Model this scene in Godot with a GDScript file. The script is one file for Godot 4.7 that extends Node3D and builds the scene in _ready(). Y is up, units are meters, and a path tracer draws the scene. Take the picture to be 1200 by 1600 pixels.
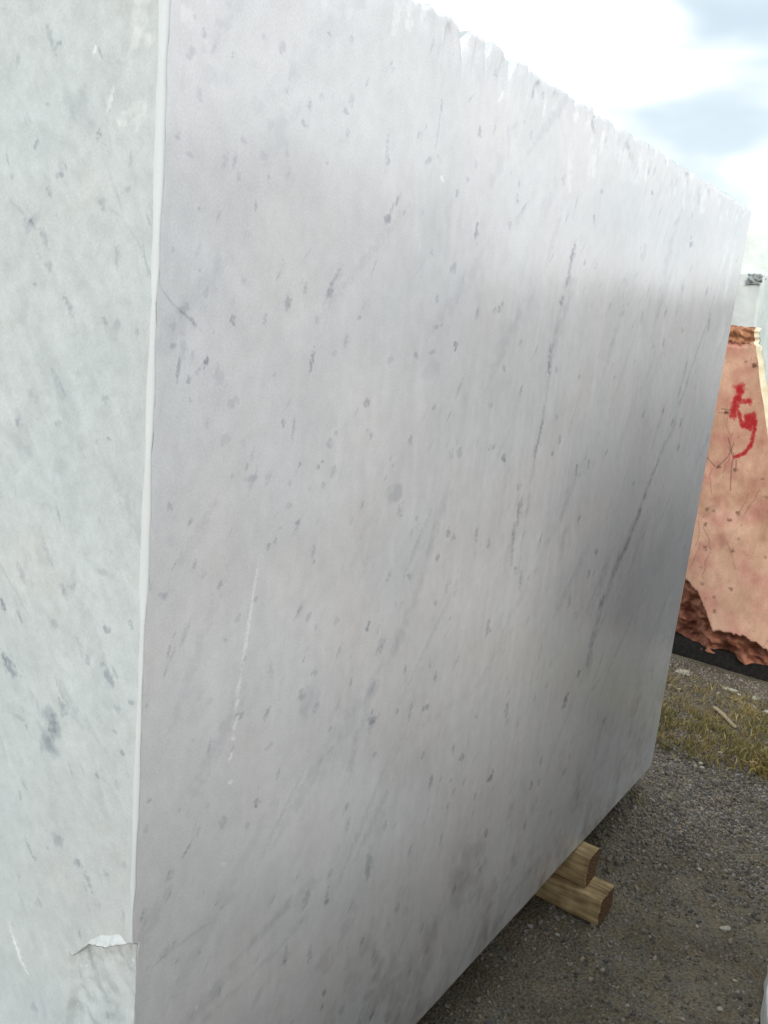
extends Node3D

# A sawn block of pale grey-veined marble in a stone yard. Metres; the near bottom corner of the block stands above the origin,
# its long polished face runs along -z in the plane x = 0, its short face along -x in the plane z = 0.

const LONG := 2.186          # length of the block
const WIDE := 1.25
const LOW := 0.168           # underside, on its timbers
const HIGH := 1.958

# flecks of the stone, measured in mm on each face: along, up, lean, tall, wide, how dark
const LONG_FACE_FLECKS: Array[int] = [
	21,1607,0,5,4,3, 58,1591,0,3,4,4, 69,1570,1,11,7,2, 124,1586,3,7,8,2, 109,1542,0,10,8,6, 161,1546,2,13,6,3, 198,1566,-1,16,9,4, 228,1586,1,13,8,4, 275,1584,10,16,9,5, 255,1550,2,11,9,2,
	339,1556,2,7,8,4, 315,1526,3,15,8,3, 292,1510,7,8,8,2, 249,1500,5,27,7,7, 183,1483,-1,6,7,2, 372,1445,-2,12,12,5, 204,1425,2,9,8,5, 213,1450,6,9,5,2, 310,1407,2,5,7,3, 298,1394,4,13,12,3,
	286,1371,1,4,7,4, 278,1364,2,5,7,5, 311,1356,5,15,11,3, 292,1339,2,7,7,3, 225,1349,-1,7,6,3, 154,1390,4,16,6,2, 149,1361,-1,8,24,3, 183,1359,5,15,9,2, 225,1319,-1,7,17,2, 31,1344,3,10,8,4,
	25,1533,4,12,7,2, 52,1538,-8,10,5,4, 39,1549,-8,11,14,3, 27,1512,4,7,7,4, 41,1513,-3,22,12,2, 35,1490,2,24,5,6, 73,1497,3,10,6,9, 63,1488,7,8,5,3, 50,1478,4,7,7,5, 53,1503,3,15,6,2,
	53,1456,0,5,5,3, 95,1480,-8,24,13,2, 118,1452,-1,12,16,2, 107,1412,-1,15,14,2, 138,1406,1,10,8,1, 70,1270,6,14,5,4, 86,1255,2,6,6,3, 112,1237,8,8,6,4, 26,1243,2,6,11,3, 175,1207,2,6,9,3,
	147,1188,4,9,8,2, 63,1195,9,18,8,2, 59,1183,5,14,8,2, 126,1166,1,6,7,3, 35,1150,4,10,4,4, 3,1259,0,9,9,2, 246,1294,-1,7,9,5, 194,1271,3,8,7,5, 204,1277,3,8,6,3, 212,1292,0,4,6,3,
	283,1249,-2,16,8,3, 285,1235,-1,5,7,4, 427,1108,3,14,10,7, 284,1157,9,11,7,4, 462,1066,10,25,11,3, 215,1101,-7,22,9,2, 306,1070,1,11,12,3, 281,1044,-4,15,14,4, 300,1028,-18,35,38,2, 317,1013,1,13,12,3,
	162,1054,6,10,14,4, 213,1039,10,13,8,5, 108,1092,2,8,8,2, 354,965,0,8,8,3, 463,940,-1,29,18,4, 221,989,-1,8,12,2, -3,1131,2,8,4,5, 7,1117,1,9,5,3, 110,1029,3,20,5,3, 83,1049,0,3,5,3,
	244,939,4,12,7,4, 204,911,4,10,13,5, 203,908,0,4,5,7, 414,810,10,14,12,5, 424,774,5,23,9,3, 82,903,14,15,4,6, 99,919,5,12,5,3, 55,880,6,13,8,4, 18,997,3,5,7,4, 65,964,0,5,4,4,
	112,949,3,6,6,2, 142,913,-2,21,12,3, 189,884,4,8,8,3, 14,961,2,9,11,2, 335,693,0,22,14,3, 385,666,3,28,9,4, 388,657,6,6,9,8, 293,612,2,21,12,3, 294,607,-1,8,9,5, 403,477,6,9,11,7,
	400,451,6,9,7,8, 501,515,14,17,8,6, 542,464,9,18,9,4, 559,321,12,14,11,5, 457,406,16,12,16,3, 355,581,0,28,10,4, 114,734,2,7,5,3, 149,781,2,7,9,2, 497,667,-2,50,18,4, 497,655,1,19,10,4,
	67,775,6,10,6,3, 52,771,16,11,10,2, 388,707,-2,12,15,3, 36,1824,1,5,5,5, 49,1813,0,8,7,4, 34,1791,-5,8,11,3, 89,1805,1,5,4,4, 159,1830,3,12,11,3, 131,1834,0,5,9,2, 235,1866,2,4,6,5,
	276,1872,1,11,6,4, 230,1799,0,9,7,3, 210,1786,-3,10,7,5, 171,1791,-1,6,5,3, 276,1794,2,6,10,4, 285,1808,2,12,10,3, 283,1771,-1,8,6,4, 204,1764,2,7,10,4, 149,1751,2,12,8,2, 47,1757,-3,12,7,2,
	110,1728,-8,7,7,3, 21,1713,4,7,8,3, 37,1700,1,5,15,2, 142,1718,-1,9,10,2, 86,1703,3,14,7,2, 107,1691,1,8,6,3, 135,1666,-1,9,4,5, 53,1651,1,4,4,4, 152,1699,-1,7,4,3, 179,1727,-1,9,6,2,
	249,1731,0,6,5,3, 74,1780,-1,17,35,1, 168,1748,-3,32,22,1, 380,1687,6,14,13,7, 400,1712,8,14,7,5, 388,1698,9,17,7,3, 615,1698,-4,24,12,8, 591,1836,-2,15,11,6,
]
const LONG_FACE_FLECKS_FAR: Array[int] = [
	742,1920,-9,5,17,7, 774,1930,-1,9,11,4, 618,1921,1,12,11,4, 361,1861,-4,5,7,4, 482,1846,-2,17,6,4, 366,1767,-3,45,7,3, 371,1755,-1,8,8,5, 464,1773,-6,5,19,4, 479,1813,3,50,6,2, 546,1744,-1,10,9,6,
	572,1767,2,7,9,4, 592,1791,2,9,9,3, 731,1787,-2,13,6,5, 731,1765,-4,13,9,5, 752,1865,-3,11,11,3, 892,1821,-5,14,13,4, 1066,1830,-3,9,12,5, 1048,1778,-6,15,9,6, 716,1723,-2,15,13,3, 559,1641,-3,13,16,4,
	496,1655,-2,9,7,3, 522,1594,-2,11,9,3, 718,1592,13,17,11,5, 701,1587,2,10,11,4, 974,1706,14,36,14,9, 969,1671,5,35,14,5, 1036,1695,-4,11,12,5, 978,1655,-6,18,40,3, 955,1618,-5,16,14,7, 591,1526,1,12,13,8,
	534,1554,-1,6,21,4, 482,1510,5,9,12,4, 524,1516,-2,7,18,4, 418,1502,-2,12,12,2, 529,1492,-6,28,54,1, 808,1538,-3,9,10,4, 760,1493,2,11,9,5, 938,1500,-10,40,11,7, 934,1530,-5,14,14,4, 832,1454,4,20,10,4,
	728,1432,1,13,16,3, 546,1434,2,10,9,4, 488,1386,1,13,12,4, 388,1399,-1,9,6,4, 378,1407,-1,5,7,3, 460,1309,-11,26,37,3, 483,1282,-7,13,18,3, 531,1260,-2,8,9,3, 752,1358,-3,11,19,5, 801,1334,-4,15,15,8,
	615,1355,-3,15,14,3, 641,1355,-2,17,15,3, 1036,1355,-6,18,13,5, 1009,1327,-3,9,12,6, 938,1367,7,41,11,5, 928,1337,-2,25,14,4, 1146,1280,-3,28,11,6, 879,1274,-4,15,19,4, 893,1235,-6,31,19,4, 890,1217,-8,39,11,5,
	883,1186,-6,39,11,4, 884,1154,-13,66,11,4, 636,1221,-3,16,11,6, 655,1210,0,9,11,6, 609,1184,-1,13,10,6, 485,1271,-1,6,7,4, 735,1203,-6,27,10,4, 784,1177,1,17,13,4, 1337,1065,-5,13,21,6, 529,1167,-2,13,15,4,
	655,1125,12,20,15,3, 620,1101,2,10,9,5, 470,1178,8,13,9,3, 471,1064,10,23,7,4, 825,1007,2,33,13,6, 835,998,0,10,11,5, 910,1107,-4,14,14,5, 940,1079,-6,41,12,4, 1312,1019,-6,15,17,6, 1433,916,7,35,23,7,
	1219,971,-4,31,15,4, 544,1005,-2,12,10,4, 648,959,-4,20,9,5, 625,987,-1,17,9,3, 626,909,2,11,18,6, 577,918,3,27,10,4, 536,933,-1,7,10,5, 461,943,-4,23,16,5, 828,822,-3,12,11,4, 963,790,-9,32,16,5,
	1344,757,-8,13,26,7, 1286,705,21,36,21,9, 1482,686,-5,12,59,3, 924,648,6,18,19,9, 935,658,8,11,12,5, 786,749,-4,18,16,6, 747,784,-4,20,10,5, 635,815,5,15,11,4, 676,745,-1,26,12,6, 753,715,-2,7,10,5,
	1150,537,7,20,15,6, 1193,528,-6,19,16,5, 1349,490,1,21,23,4, 1190,583,-3,21,16,4, 866,632,-4,16,18,4, 480,877,4,10,11,4, 1660,1805,-13,23,20,9, 1333,1870,2,13,15,8, 1296,1905,4,16,11,5, 1329,1911,9,15,11,5,
	1659,1914,-20,32,20,4, 1731,1933,-11,16,21,4, 1656,1695,-7,30,20,4, 1555,1630,8,22,14,5, 1576,1562,3,22,14,5, 1707,1595,2,16,16,4, 1396,1611,-4,25,12,4, 1246,1677,-4,10,22,3, 1340,1745,-11,23,39,2, 1937,1622,-7,41,25,5,
	1867,1703,3,24,23,5, 1660,1392,-2,23,16,6, 1754,1354,-2,24,17,5, 1834,1351,1,28,18,5, 1512,1387,-6,13,19,4, 1852,1279,0,22,24,4, 1510,1550,-4,9,18,3, 1283,1475,-4,8,15,3, 1087,1478,-3,8,13,4, 974,1494,-4,12,15,3,
	1210,1288,1,17,15,4, 1005,1401,-2,15,12,3, 1132,1120,7,56,56,1, 1525,1213,-1,13,14,5, 1201,1167,2,23,15,5, 944,515,3,20,13,5, 745,596,5,20,10,5, 629,626,7,20,11,4, 1150,433,0,24,16,5, 828,438,6,21,12,5,
	712,416,7,22,10,4, 607,519,5,19,14,4, 938,425,4,16,13,4, 1102,373,2,16,15,4, 683,333,6,16,10,5, 533,723,3,16,10,4, 1303,397,2,17,18,4, 755,660,2,13,13,4,
]
const SHORT_FACE_FLECKS: Array[int] = [
	159,1803,0,5,8,6, 173,1808,16,26,9,3, 179,1821,0,5,6,4, 233,1791,5,7,12,3, 178,1745,0,4,6,3, 197,1706,4,6,10,5, 156,1675,0,6,12,6, 173,1659,-3,8,11,4, 91,1713,0,10,7,6, 123,1732,16,37,42,2,
	205,1627,0,5,10,8, 205,1626,7,9,36,3, 181,1610,14,20,9,3, 172,1582,-4,10,14,4, 197,1560,0,4,7,4, 136,1541,14,15,8,5, 193,1597,12,20,6,2, 59,1596,5,25,7,3, 44,1661,0,5,8,3, 84,1647,9,9,12,3,
	41,1691,1,13,4,3, 242,1674,0,5,7,4, 58,1523,9,12,23,3, 74,1530,7,7,6,4, 23,1524,0,9,6,4, 71,1449,-4,10,8,4, 62,1408,0,4,7,5, 228,1399,10,9,10,4, 154,1411,0,9,11,3, 190,1410,0,7,6,2,
	121,1472,0,7,13,2, 197,1434,0,15,20,2, 58,1193,0,8,11,6, 261,1166,10,16,8,9, 247,1088,25,21,17,8, 257,1093,6,12,8,9, 53,1139,21,16,11,6, 13,1120,0,8,11,5, 36,1106,-2,10,11,4, 39,1075,0,4,9,4,
	25,1054,4,7,7,6, 69,1008,4,8,5,6, 159,1032,-7,54,34,5, 155,1038,-7,32,13,7, 137,1070,10,16,12,6, 168,1008,-5,24,24,4, 112,1071,23,20,15,2, 137,1087,26,28,7,3, 138,1219,10,16,8,4, 120,1228,-3,12,8,3,
	92,1146,4,10,7,4, 106,1158,10,21,7,2, 155,1171,5,8,15,3, 18,1211,7,8,8,4, 63,1258,0,7,22,2, 221,1218,16,20,11,3, 169,1254,18,27,7,2, 233,1024,0,7,28,3, 34,1011,0,10,11,2, 143,889,6,17,21,4,
	163,867,0,7,7,3, 104,875,5,8,13,6, 82,861,16,22,9,4, 15,914,1,12,9,3, 49,886,0,7,9,3, 190,840,0,6,8,3, 222,1083,0,3,5,4, 182,778,0,13,14,3, 95,777,3,13,5,5, 187,612,0,14,14,3,
]
# veins: how dark, width in mm, then along, up of each point
const LONG_FACE_VEINS := [[6, 3, -2, 1580, 9, 1566, 29, 1551, 42, 1544, 56, 1535], [3, 14, 984, 1719, 975, 1677, 966, 1630, 950, 1583, 941, 1524, 946, 1476, 942, 1416, 932, 1343, 926, 1269, 925, 1180, 924, 1089], [9, 26, 1695, 1264, 1639, 1193, 1601, 1129, 1565, 1075, 1527, 1025], [5, 33, 1782, 1353, 1695, 1264], [6, 46, 1560, 1084, 1496, 994, 1434, 914, 1405, 829, 1409, 743], [4, 24, 2009, 1808, 1952, 1717, 1920, 1630, 1870, 1550, 1828, 1473, 1793, 1405], [6, 23, 1798, 1524, 1775, 1456, 1760, 1422], [4, 39, 1300, 291, 1136, 253, 1024, 197], [3, 30, 363, 714, 276, 707, 212, 681, 141, 644, 96, 635], [2, 20, 339, 659, 230, 627, 131, 620], [3, 9, 132, 769, 67, 770, 32, 765], [0.6, 29, 1196, 1325, 1036, 1122, 903, 988, 804, 870], [3, 24, 467, 1011, 428, 938, 418, 844], [0.6, 18, 932, 980, 800, 884, 622, 881, 509, 863], [2, 36, 616, 1302, 567, 1159, 498, 1035]]
const SHORT_FACE_VEINS := [[7, 5, 16, 1603, 11, 1591, 1, 1580], [2, 5, 94, 1652, 53, 1634, 16, 1601], [3, 11, 242, 1645, 211, 1627, 176, 1614], [2, 5, 70, 1673, 53, 1643], [3, 8, 268, 1218, 227, 1187, 200, 1162], [2, 10, 148, 1104, 98, 1072, 49, 1041]]

var noises := {}

func _ready():
	# camera
	var cam := Camera3D.new()
	cam.name = "camera"
	var right := Vector3(0.81087224, 0.0958738, -0.57731657)
	var up := Vector3(-0.20590659, 0.9701515, -0.1280958)
	var back := Vector3(0.54780351, 0.22274262, 0.80640997)
	cam.transform = Transform3D(Basis(right, up, back).orthonormalized(), Vector3(0.7014, 1.56765, 0.5929))
	cam.fov = 60.707
	cam.near = 0.02
	cam.far = 4000.0
	add_child(cam)
	cam.current = true
	# sky, exposure
	var we := WorldEnvironment.new()
	we.name = "world_environment"
	var env := Environment.new()
	env.background_mode = Environment.BG_SKY
	var sky := Sky.new()
	var pano := PanoramaSkyMaterial.new()
	pano.panorama = cloudy_sky()
	pano.energy_multiplier = 1.0
	sky.sky_material = pano
	env.sky = sky
	env.background_energy_multiplier = 1.0
	env.tonemap_mode = Environment.TONE_MAPPER_LINEAR
	env.tonemap_exposure = 1.38
	env.sdfgi_enabled = true
	env.ssao_enabled = true
	env.ssil_enabled = true
	we.environment = env
	add_child(we)
	# the sun behind thin cloud
	var sun := DirectionalLight3D.new()
	sun.name = "sun"
	sun.light_energy = 0.52
	sun.light_color = Color(1.0, 0.975, 0.94)
	sun.light_angular_distance = 22.0
	sun.shadow_enabled = true
	sun.transform = Transform3D(Basis(), Vector3.ZERO).looking_at(-Vector3(0.64, 0.43, 0.58), Vector3.UP)
	add_child(sun)

	build_ground()
	build_marble_block()
	build_red_block()
	build_far_blocks()
	build_aisle_blocks()
	build_timbers()
	build_offcut()
	build_small_stones()
	build_stick()
	build_gravel()
	build_grass()

# ---------------------------------------------------------------- helpers

func noise(seed_number: int, size: float, octaves := 3) -> FastNoiseLite:
	var key := "%d %f %d" % [seed_number, size, octaves]
	if not noises.has(key):
		var n := FastNoiseLite.new()
		n.seed = seed_number
		n.noise_type = FastNoiseLite.TYPE_SIMPLEX_SMOOTH
		n.frequency = 1.0 / size
		n.fractal_type = FastNoiseLite.FRACTAL_FBM if octaves > 1 else FastNoiseLite.FRACTAL_NONE
		n.fractal_octaves = octaves
		noises[key] = n
	return noises[key]

func n3(seed_number: int, size: float, p: Vector3, octaves := 3) -> float:
	return noise(seed_number, size, octaves).get_noise_3dv(p)

func n2(seed_number: int, size: float, x: float, y: float, octaves := 3) -> float:
	return noise(seed_number, size, octaves).get_noise_2d(x, y)

func knots(a: float, b: float, step: float) -> PackedFloat64Array:
	var out := PackedFloat64Array()
	var n: int = maxi(1, int(ceil(absf(b - a) / step)))
	for i in n + 1:
		out.append(lerpf(a, b, float(i) / n))
	return out

func joined(parts: Array) -> PackedFloat64Array:
	var out := PackedFloat64Array()
	for p in parts:
		for v in p:
			if out.is_empty() or absf(v - out[out.size() - 1]) > 1e-6:
				out.append(v)
	return out

# A sheet over a grid of (u, v): its points, smooth normals turned towards `outward`, its UVs. pick(u, v) sorts cells into meshes.
func sheet(us: PackedFloat64Array, vs: PackedFloat64Array, at: Callable, outward: Vector3, uv_at: Callable, pick = null) -> Array:
	var nu := us.size()
	var nv := vs.size()
	var points := PackedVector3Array()
	var uvs := PackedVector2Array()
	points.resize(nu * nv)
	uvs.resize(nu * nv)
	for j in nv:
		for i in nu:
			var p: Vector3 = at.call(us[i], vs[j])
			points[j * nu + i] = p
			uvs[j * nu + i] = uv_at.call(us[i], vs[j], p)
	var normals := PackedVector3Array()
	normals.resize(nu * nv)
	var turn := 0.0
	for j in nv:
		for i in nu:
			var a := points[j * nu + mini(i + 1, nu - 1)] - points[j * nu + maxi(i - 1, 0)]
			var b := points[mini(j + 1, nv - 1) * nu + i] - points[maxi(j - 1, 0) * nu + i]
			var n := a.cross(b)
			normals[j * nu + i] = n.normalized()
			turn += n.normalized().dot(outward)
	var flip := turn < 0.0
	if flip:
		for k in normals.size():
			normals[k] = -normals[k]
	var sorted := {}
	for j in nv - 1:
		for i in nu - 1:
			var which := 0
			if pick != null:
				which = pick.call((us[i] + us[i + 1]) / 2, (vs[j] + vs[j + 1]) / 2)
			if which < 0:
				continue
			if not sorted.has(which):
				sorted[which] = PackedInt32Array()
			var a := j * nu + i
			var list: PackedInt32Array = sorted[which]
			if flip:
				list.append_array([a, a + 1, a + nu + 1, a, a + nu + 1, a + nu])
			else:
				list.append_array([a, a + nu + 1, a + 1, a, a + nu, a + nu + 1])
			sorted[which] = list
	var out := []
	for which in sorted:
		var arrays := []
		arrays.resize(Mesh.ARRAY_MAX)
		arrays[Mesh.ARRAY_VERTEX] = points
		arrays[Mesh.ARRAY_NORMAL] = normals
		arrays[Mesh.ARRAY_TEX_UV] = uvs
		arrays[Mesh.ARRAY_INDEX] = sorted[which]
		out.append([which, compact(arrays)])
	return out

# only the vertices that the index uses
func compact(arrays: Array) -> Array:
	var index: PackedInt32Array = arrays[Mesh.ARRAY_INDEX]
	var points: PackedVector3Array = arrays[Mesh.ARRAY_VERTEX]
	var normals: PackedVector3Array = arrays[Mesh.ARRAY_NORMAL]
	var uvs: PackedVector2Array = arrays[Mesh.ARRAY_TEX_UV]
	var place := PackedInt32Array()
	place.resize(points.size())
	place.fill(-1)
	var p := PackedVector3Array()
	var n := PackedVector3Array()
	var t := PackedVector2Array()
	for k in index.size():
		var v := index[k]
		if place[v] < 0:
			place[v] = p.size()
			p.append(points[v])
			n.append(normals[v])
			t.append(uvs[v])
		index[k] = place[v]
	arrays[Mesh.ARRAY_VERTEX] = p
	arrays[Mesh.ARRAY_NORMAL] = n
	arrays[Mesh.ARRAY_TEX_UV] = t
	arrays[Mesh.ARRAY_INDEX] = index
	return arrays

func add_mesh(called: String, surfaces: Array, parent: Node) -> MeshInstance3D:   # surfaces: [arrays, material] pairs
	var m := ArrayMesh.new()
	for s in surfaces:
		m.add_surface_from_arrays(Mesh.PRIMITIVE_TRIANGLES, s[0])
		m.surface_set_material(m.get_surface_count() - 1, s[1])
	var o := MeshInstance3D.new()
	o.name = called
	o.mesh = m
	parent.add_child(o, true)
	return o

func tag(o: Node, label: String, category: String, group := "") -> Node:
	o.set_meta("label", label)
	o.set_meta("category", category)
	if group:
		o.set_meta("group", group)
	return o

func thing(called: String, at: Vector3, label: String, category: String, group := "") -> Node3D:
	var o := Node3D.new()
	o.name = called
	o.position = at
	add_child(o, true)
	tag(o, label, category, group)
	return o

func texture(im: Image) -> ImageTexture:
	im.generate_mipmaps()
	return ImageTexture.create_from_image(im)

func noise_image(seed_number: int, w: int, h: int, size_px: float, octaves: int, stretch := Vector2.ONE) -> PackedByteArray:
	var n := FastNoiseLite.new()
	n.seed = seed_number
	n.noise_type = FastNoiseLite.TYPE_SIMPLEX_SMOOTH
	n.frequency = 1.0 / size_px
	n.fractal_octaves = octaves
	var iw := int(w / stretch.x)
	var ih := int(h / stretch.y)
	var im := n.get_image(iw, ih, false, false, false)
	im.convert(Image.FORMAT_L8)
	if iw != w or ih != h:
		im.resize(w, h, Image.INTERPOLATE_CUBIC)
	return im.get_data()

# ---------------------------------------------------------------- sky

func cloudy_sky() -> ImageTexture:
	var w := 1024
	var h := 512
	var im := Image.create(w, h, false, Image.FORMAT_RGBF)
	var big := noise(11, 2.3, 4)
	var small := noise(12, 0.55, 4)
	for y in h:
		var el := (0.5 - (y + 0.5) / h) * PI
		for x in w:
			var az := (x + 0.5) / w * TAU
			var c := Color(0.30, 0.29, 0.27)
			if el > 0.0:
				var flat := 1.0 / (sin(el) + 0.16)
				var px := cos(az) * cos(el) * flat
				var pz := sin(az) * cos(el) * flat
				var warp := small.get_noise_2d(px * 0.5 + 30.0, pz * 0.5) * 0.7
				var n := big.get_noise_2d(px + warp, pz * 1.0 - warp) * 0.75 + small.get_noise_2d(px, pz) * 0.28
				var cover := smoothstep(-0.24, 0.22, n)          # 0: a rift showing grey-blue, 1: bright white cloud
				var rift := Color(0.46, 0.565, 0.645)
				var cloud := Color(1.10, 1.13, 1.12)
				c = rift.lerp(cloud, cover)
				var low := exp(-el / 0.11)
				c = c.lerp(Color(1.12, 1.15, 1.14), low * 0.8)
			im.set_pixel(x, y, c)
	return ImageTexture.create_from_image(im)

# ---------------------------------------------------------------- marble

func marble_texture(w: int, h: int, px_per_m: float, top: float, base: Color, seed_number: int, fleck_lists: Array, veins: Array, scratches: Array, random_flecks: int) -> ImageTexture:
	# cloudy ground tone with crystalline grain, then flecks and veins
	var hw := w
	var hh := h
	var s := px_per_m
	var a := noise_image(seed_number, hw, hh, 0.42 * s, 3)
	var b := noise_image(seed_number + 1, hw, hh, 0.09 * s, 4, Vector2(1.0, 1.4))
	var c := noise_image(seed_number + 2, hw, hh, 0.026 * s, 4, Vector2(1.0, 1.3))
	var d := noise_image(seed_number + 3, hw, hh, 0.30 * s, 2)
	var grain := noise_image(seed_number + 4, hw, hh, 3.2, 1)
	var bytes := PackedByteArray()
	bytes.resize(hw * hh * 3)
	var br := base.r * 255.0
	var bg := base.g * 255.0
	var bb := base.b * 255.0
	for i in hw * hh:
		var t := (a[i] - 128) * 0.055 + (b[i] - 128) * 0.042 + (c[i] - 128) * 0.042 + (grain[i] - 128) * 0.05
		var k := (d[i] - 128) * 0.022
		bytes[i * 3] = clampi(int(br + t + k), 0, 255)
		bytes[i * 3 + 1] = clampi(int(bg + t), 0, 255)
		bytes[i * 3 + 2] = clampi(int(bb + t - k * 0.3), 0, 255)
	var im := Image.create_from_data(hw, hh, false, Image.FORMAT_RGB8, bytes)
	var rng := RandomNumberGenerator.new()
	rng.seed = seed_number
	# faint flecks all over, leaning with the grain of the stone
	var k_left := random_flecks
	while k_left > 0:
		var at := Vector2(rng.randf() * w, rng.randf() * h)
		if rng.randf() > clampf(0.45 + 1.6 * n2(seed_number + 9, 0.22 * px_per_m, at.x, at.y, 3), 0.04, 1.0):
			continue
		k_left -= 1
		var tall := rng.randf_range(0.004, 0.015) * (1.0 + 1.4 * pow(rng.randf(), 4.0))
		var lean := tall * rng.randf_range(0.05, 0.95)
		var dark := 0.03 + 0.22 * pow(rng.randf(), 2.6)
		fleck(im, at, Vector2(lean, -tall) * px_per_m, rng.randf_range(0.0022, 0.0055) * px_per_m, dark, rng.randi())
		if rng.randf() < 0.3:
			fleck(im, at + Vector2(rng.randf_range(-1, 1), rng.randf_range(-1, 1)) * 0.006 * px_per_m, Vector2(lean, -tall) * 1.6 * px_per_m, 0.011 * px_per_m, dark * 0.35, rng.randi())
	for k in random_flecks / 12:                             # broad cloudy veins leaning the same way
		var tall := rng.randf_range(0.05, 0.20)
		fleck(im, Vector2(rng.randf() * w, rng.randf() * h), Vector2(tall * rng.randf_range(0.3, 1.1), -tall) * px_per_m, rng.randf_range(0.008, 0.03) * px_per_m, rng.randf_range(0.03, 0.09), rng.randi())
	for list in fleck_lists:
		for k in range(0, list.size(), 6):
			var at := Vector2(list[k] * 0.001, top - list[k + 1] * 0.001) * px_per_m
			var axis := Vector2(list[k + 2], -list[k + 3]) * 0.001 * px_per_m
			fleck(im, at, axis, list[k + 4] * 0.001 * px_per_m, 0.022 + 0.041 * list[k + 5], k * 7 + seed_number)
	for v in veins:
		var strength: float = 0.010 + 0.022 * v[0]
		var wide: float = v[1] * 0.001 * px_per_m
		for k in range(2, v.size() - 2, 2):
			var p := Vector2(v[k] * 0.001, top - v[k + 1] * 0.001) * px_per_m
			var q := Vector2(v[k + 2] * 0.001, top - v[k + 3] * 0.001) * px_per_m
			var steps := maxi(1, int(p.distance_to(q) / maxf(10.0, wide * 0.6)))
			for j in steps:
				var f := (j + rng.randf()) / steps
				var side := (q - p).normalized().orthogonal() * rng.randf_range(-0.25, 0.25) * wide
				fleck(im, p.lerp(q, f) + side, (q - p) / steps * rng.randf_range(1.2, 2.6), wide * rng.randf_range(0.4, 0.9), strength * rng.randf_range(0.4, 1.0), rng.randi())
	for sc in scratches:                                      # chalky bruises: mm along, up, along, up, width, how white
		var p := Vector2(sc[0] * 0.001, top - sc[1] * 0.001) * px_per_m
		var q := Vector2(sc[2] * 0.001, top - sc[3] * 0.001) * px_per_m
		fleck(im, (p + q) / 2, p - q, sc[4] * 0.0015 * px_per_m, minf(sc[5] * 1.5, 0.85), int(sc[0]), Color(0.96, 0.965, 0.96))
	for k in 260:                                            # dimness of the lower face put into colour, as soil-brown flecks along the foot
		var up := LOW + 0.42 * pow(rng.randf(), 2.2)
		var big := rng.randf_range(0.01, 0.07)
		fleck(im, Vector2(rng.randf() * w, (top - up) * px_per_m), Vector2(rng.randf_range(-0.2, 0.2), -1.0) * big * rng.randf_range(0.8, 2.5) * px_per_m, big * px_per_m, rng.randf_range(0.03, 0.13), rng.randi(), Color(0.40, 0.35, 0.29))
	for k in 70:
		fleck(im, Vector2(rng.randf() * w, (top - HIGH) * px_per_m + rng.randf_range(0.0, 0.055) * px_per_m), Vector2(rng.randf_range(-0.006, 0.008), -rng.randf_range(0.008, 0.045)) * px_per_m, rng.randf_range(0.004, 0.016) * px_per_m, rng.randf_range(0.12, 0.5), rng.randi(), Color(0.95, 0.96, 0.955))
	return texture(im)

# one soft ragged mark: `axis` from end to end, `wide` across
func fleck(im: Image, at: Vector2, axis: Vector2, wide: float, strength: float, seed_number: int, ink := Color(0.30, 0.335, 0.41)):
	var long := maxf(axis.length(), 2.0)
	var dir := axis / maxf(axis.length(), 0.001) if axis.length() > 0.5 else Vector2(0, 1)
	var w := im.get_width()
	var h := im.get_height()
	var reach := maxf(long, wide) * 0.8 + 2.0
	var ra := long * 0.62
	var rb := maxf(wide * 0.62, 1.3)
	var nz := noise(77, 1.0, 2)
	var off := float(seed_number % 997) * 3.7
	var scale := 1.7 / maxf(rb, 2.0)
	for y in range(maxi(0, int(at.y - reach)), mini(h, int(at.y + reach) + 1)):
		for x in range(maxi(0, int(at.x - reach)), mini(w, int(at.x + reach) + 1)):
			var r := Vector2(x, y) - at
			var u := r.dot(dir) / ra
			var v := r.dot(dir.orthogonal()) / rb
			var d := u * u + v * v
			if d > 2.2:
				continue
			var n := nz.get_noise_2d(x * scale * 0.4 + off, y * scale * 0.4 - off)
			var k := strength * smoothstep(1.4, -0.1, d + n * 1.25 + 0.08)
			if k > 0.004:
				im.set_pixel(x, y, im.get_pixel(x, y).lerp(ink, k))

func stone_relief(seed_number: int, strength: float, stretch: Vector2, size_px: float) -> ImageTexture:
	var n := FastNoiseLite.new()
	n.seed = seed_number
	n.noise_type = FastNoiseLite.TYPE_SIMPLEX_SMOOTH
	n.frequency = 1.0 / size_px
	n.fractal_octaves = 4
	var im := n.get_seamless_image(int(512 / stretch.x), int(512 / stretch.y), false, false, 0.2, true)
	im.resize(512, 512, Image.INTERPOLATE_CUBIC)
	im.convert(Image.FORMAT_RGBA8)
	im.bump_map_to_normal_map(strength)
	return texture(im)

func marble_material(tex: Texture2D, roughness: float, relief: Texture2D, relief_scale: float) -> StandardMaterial3D:
	var m := StandardMaterial3D.new()
	m.albedo_texture = tex
	m.roughness = roughness
	m.metallic_specular = 0.5
	if relief:
		m.normal_enabled = true
		m.normal_texture = relief
		m.normal_scale = relief_scale
	return m

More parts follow.
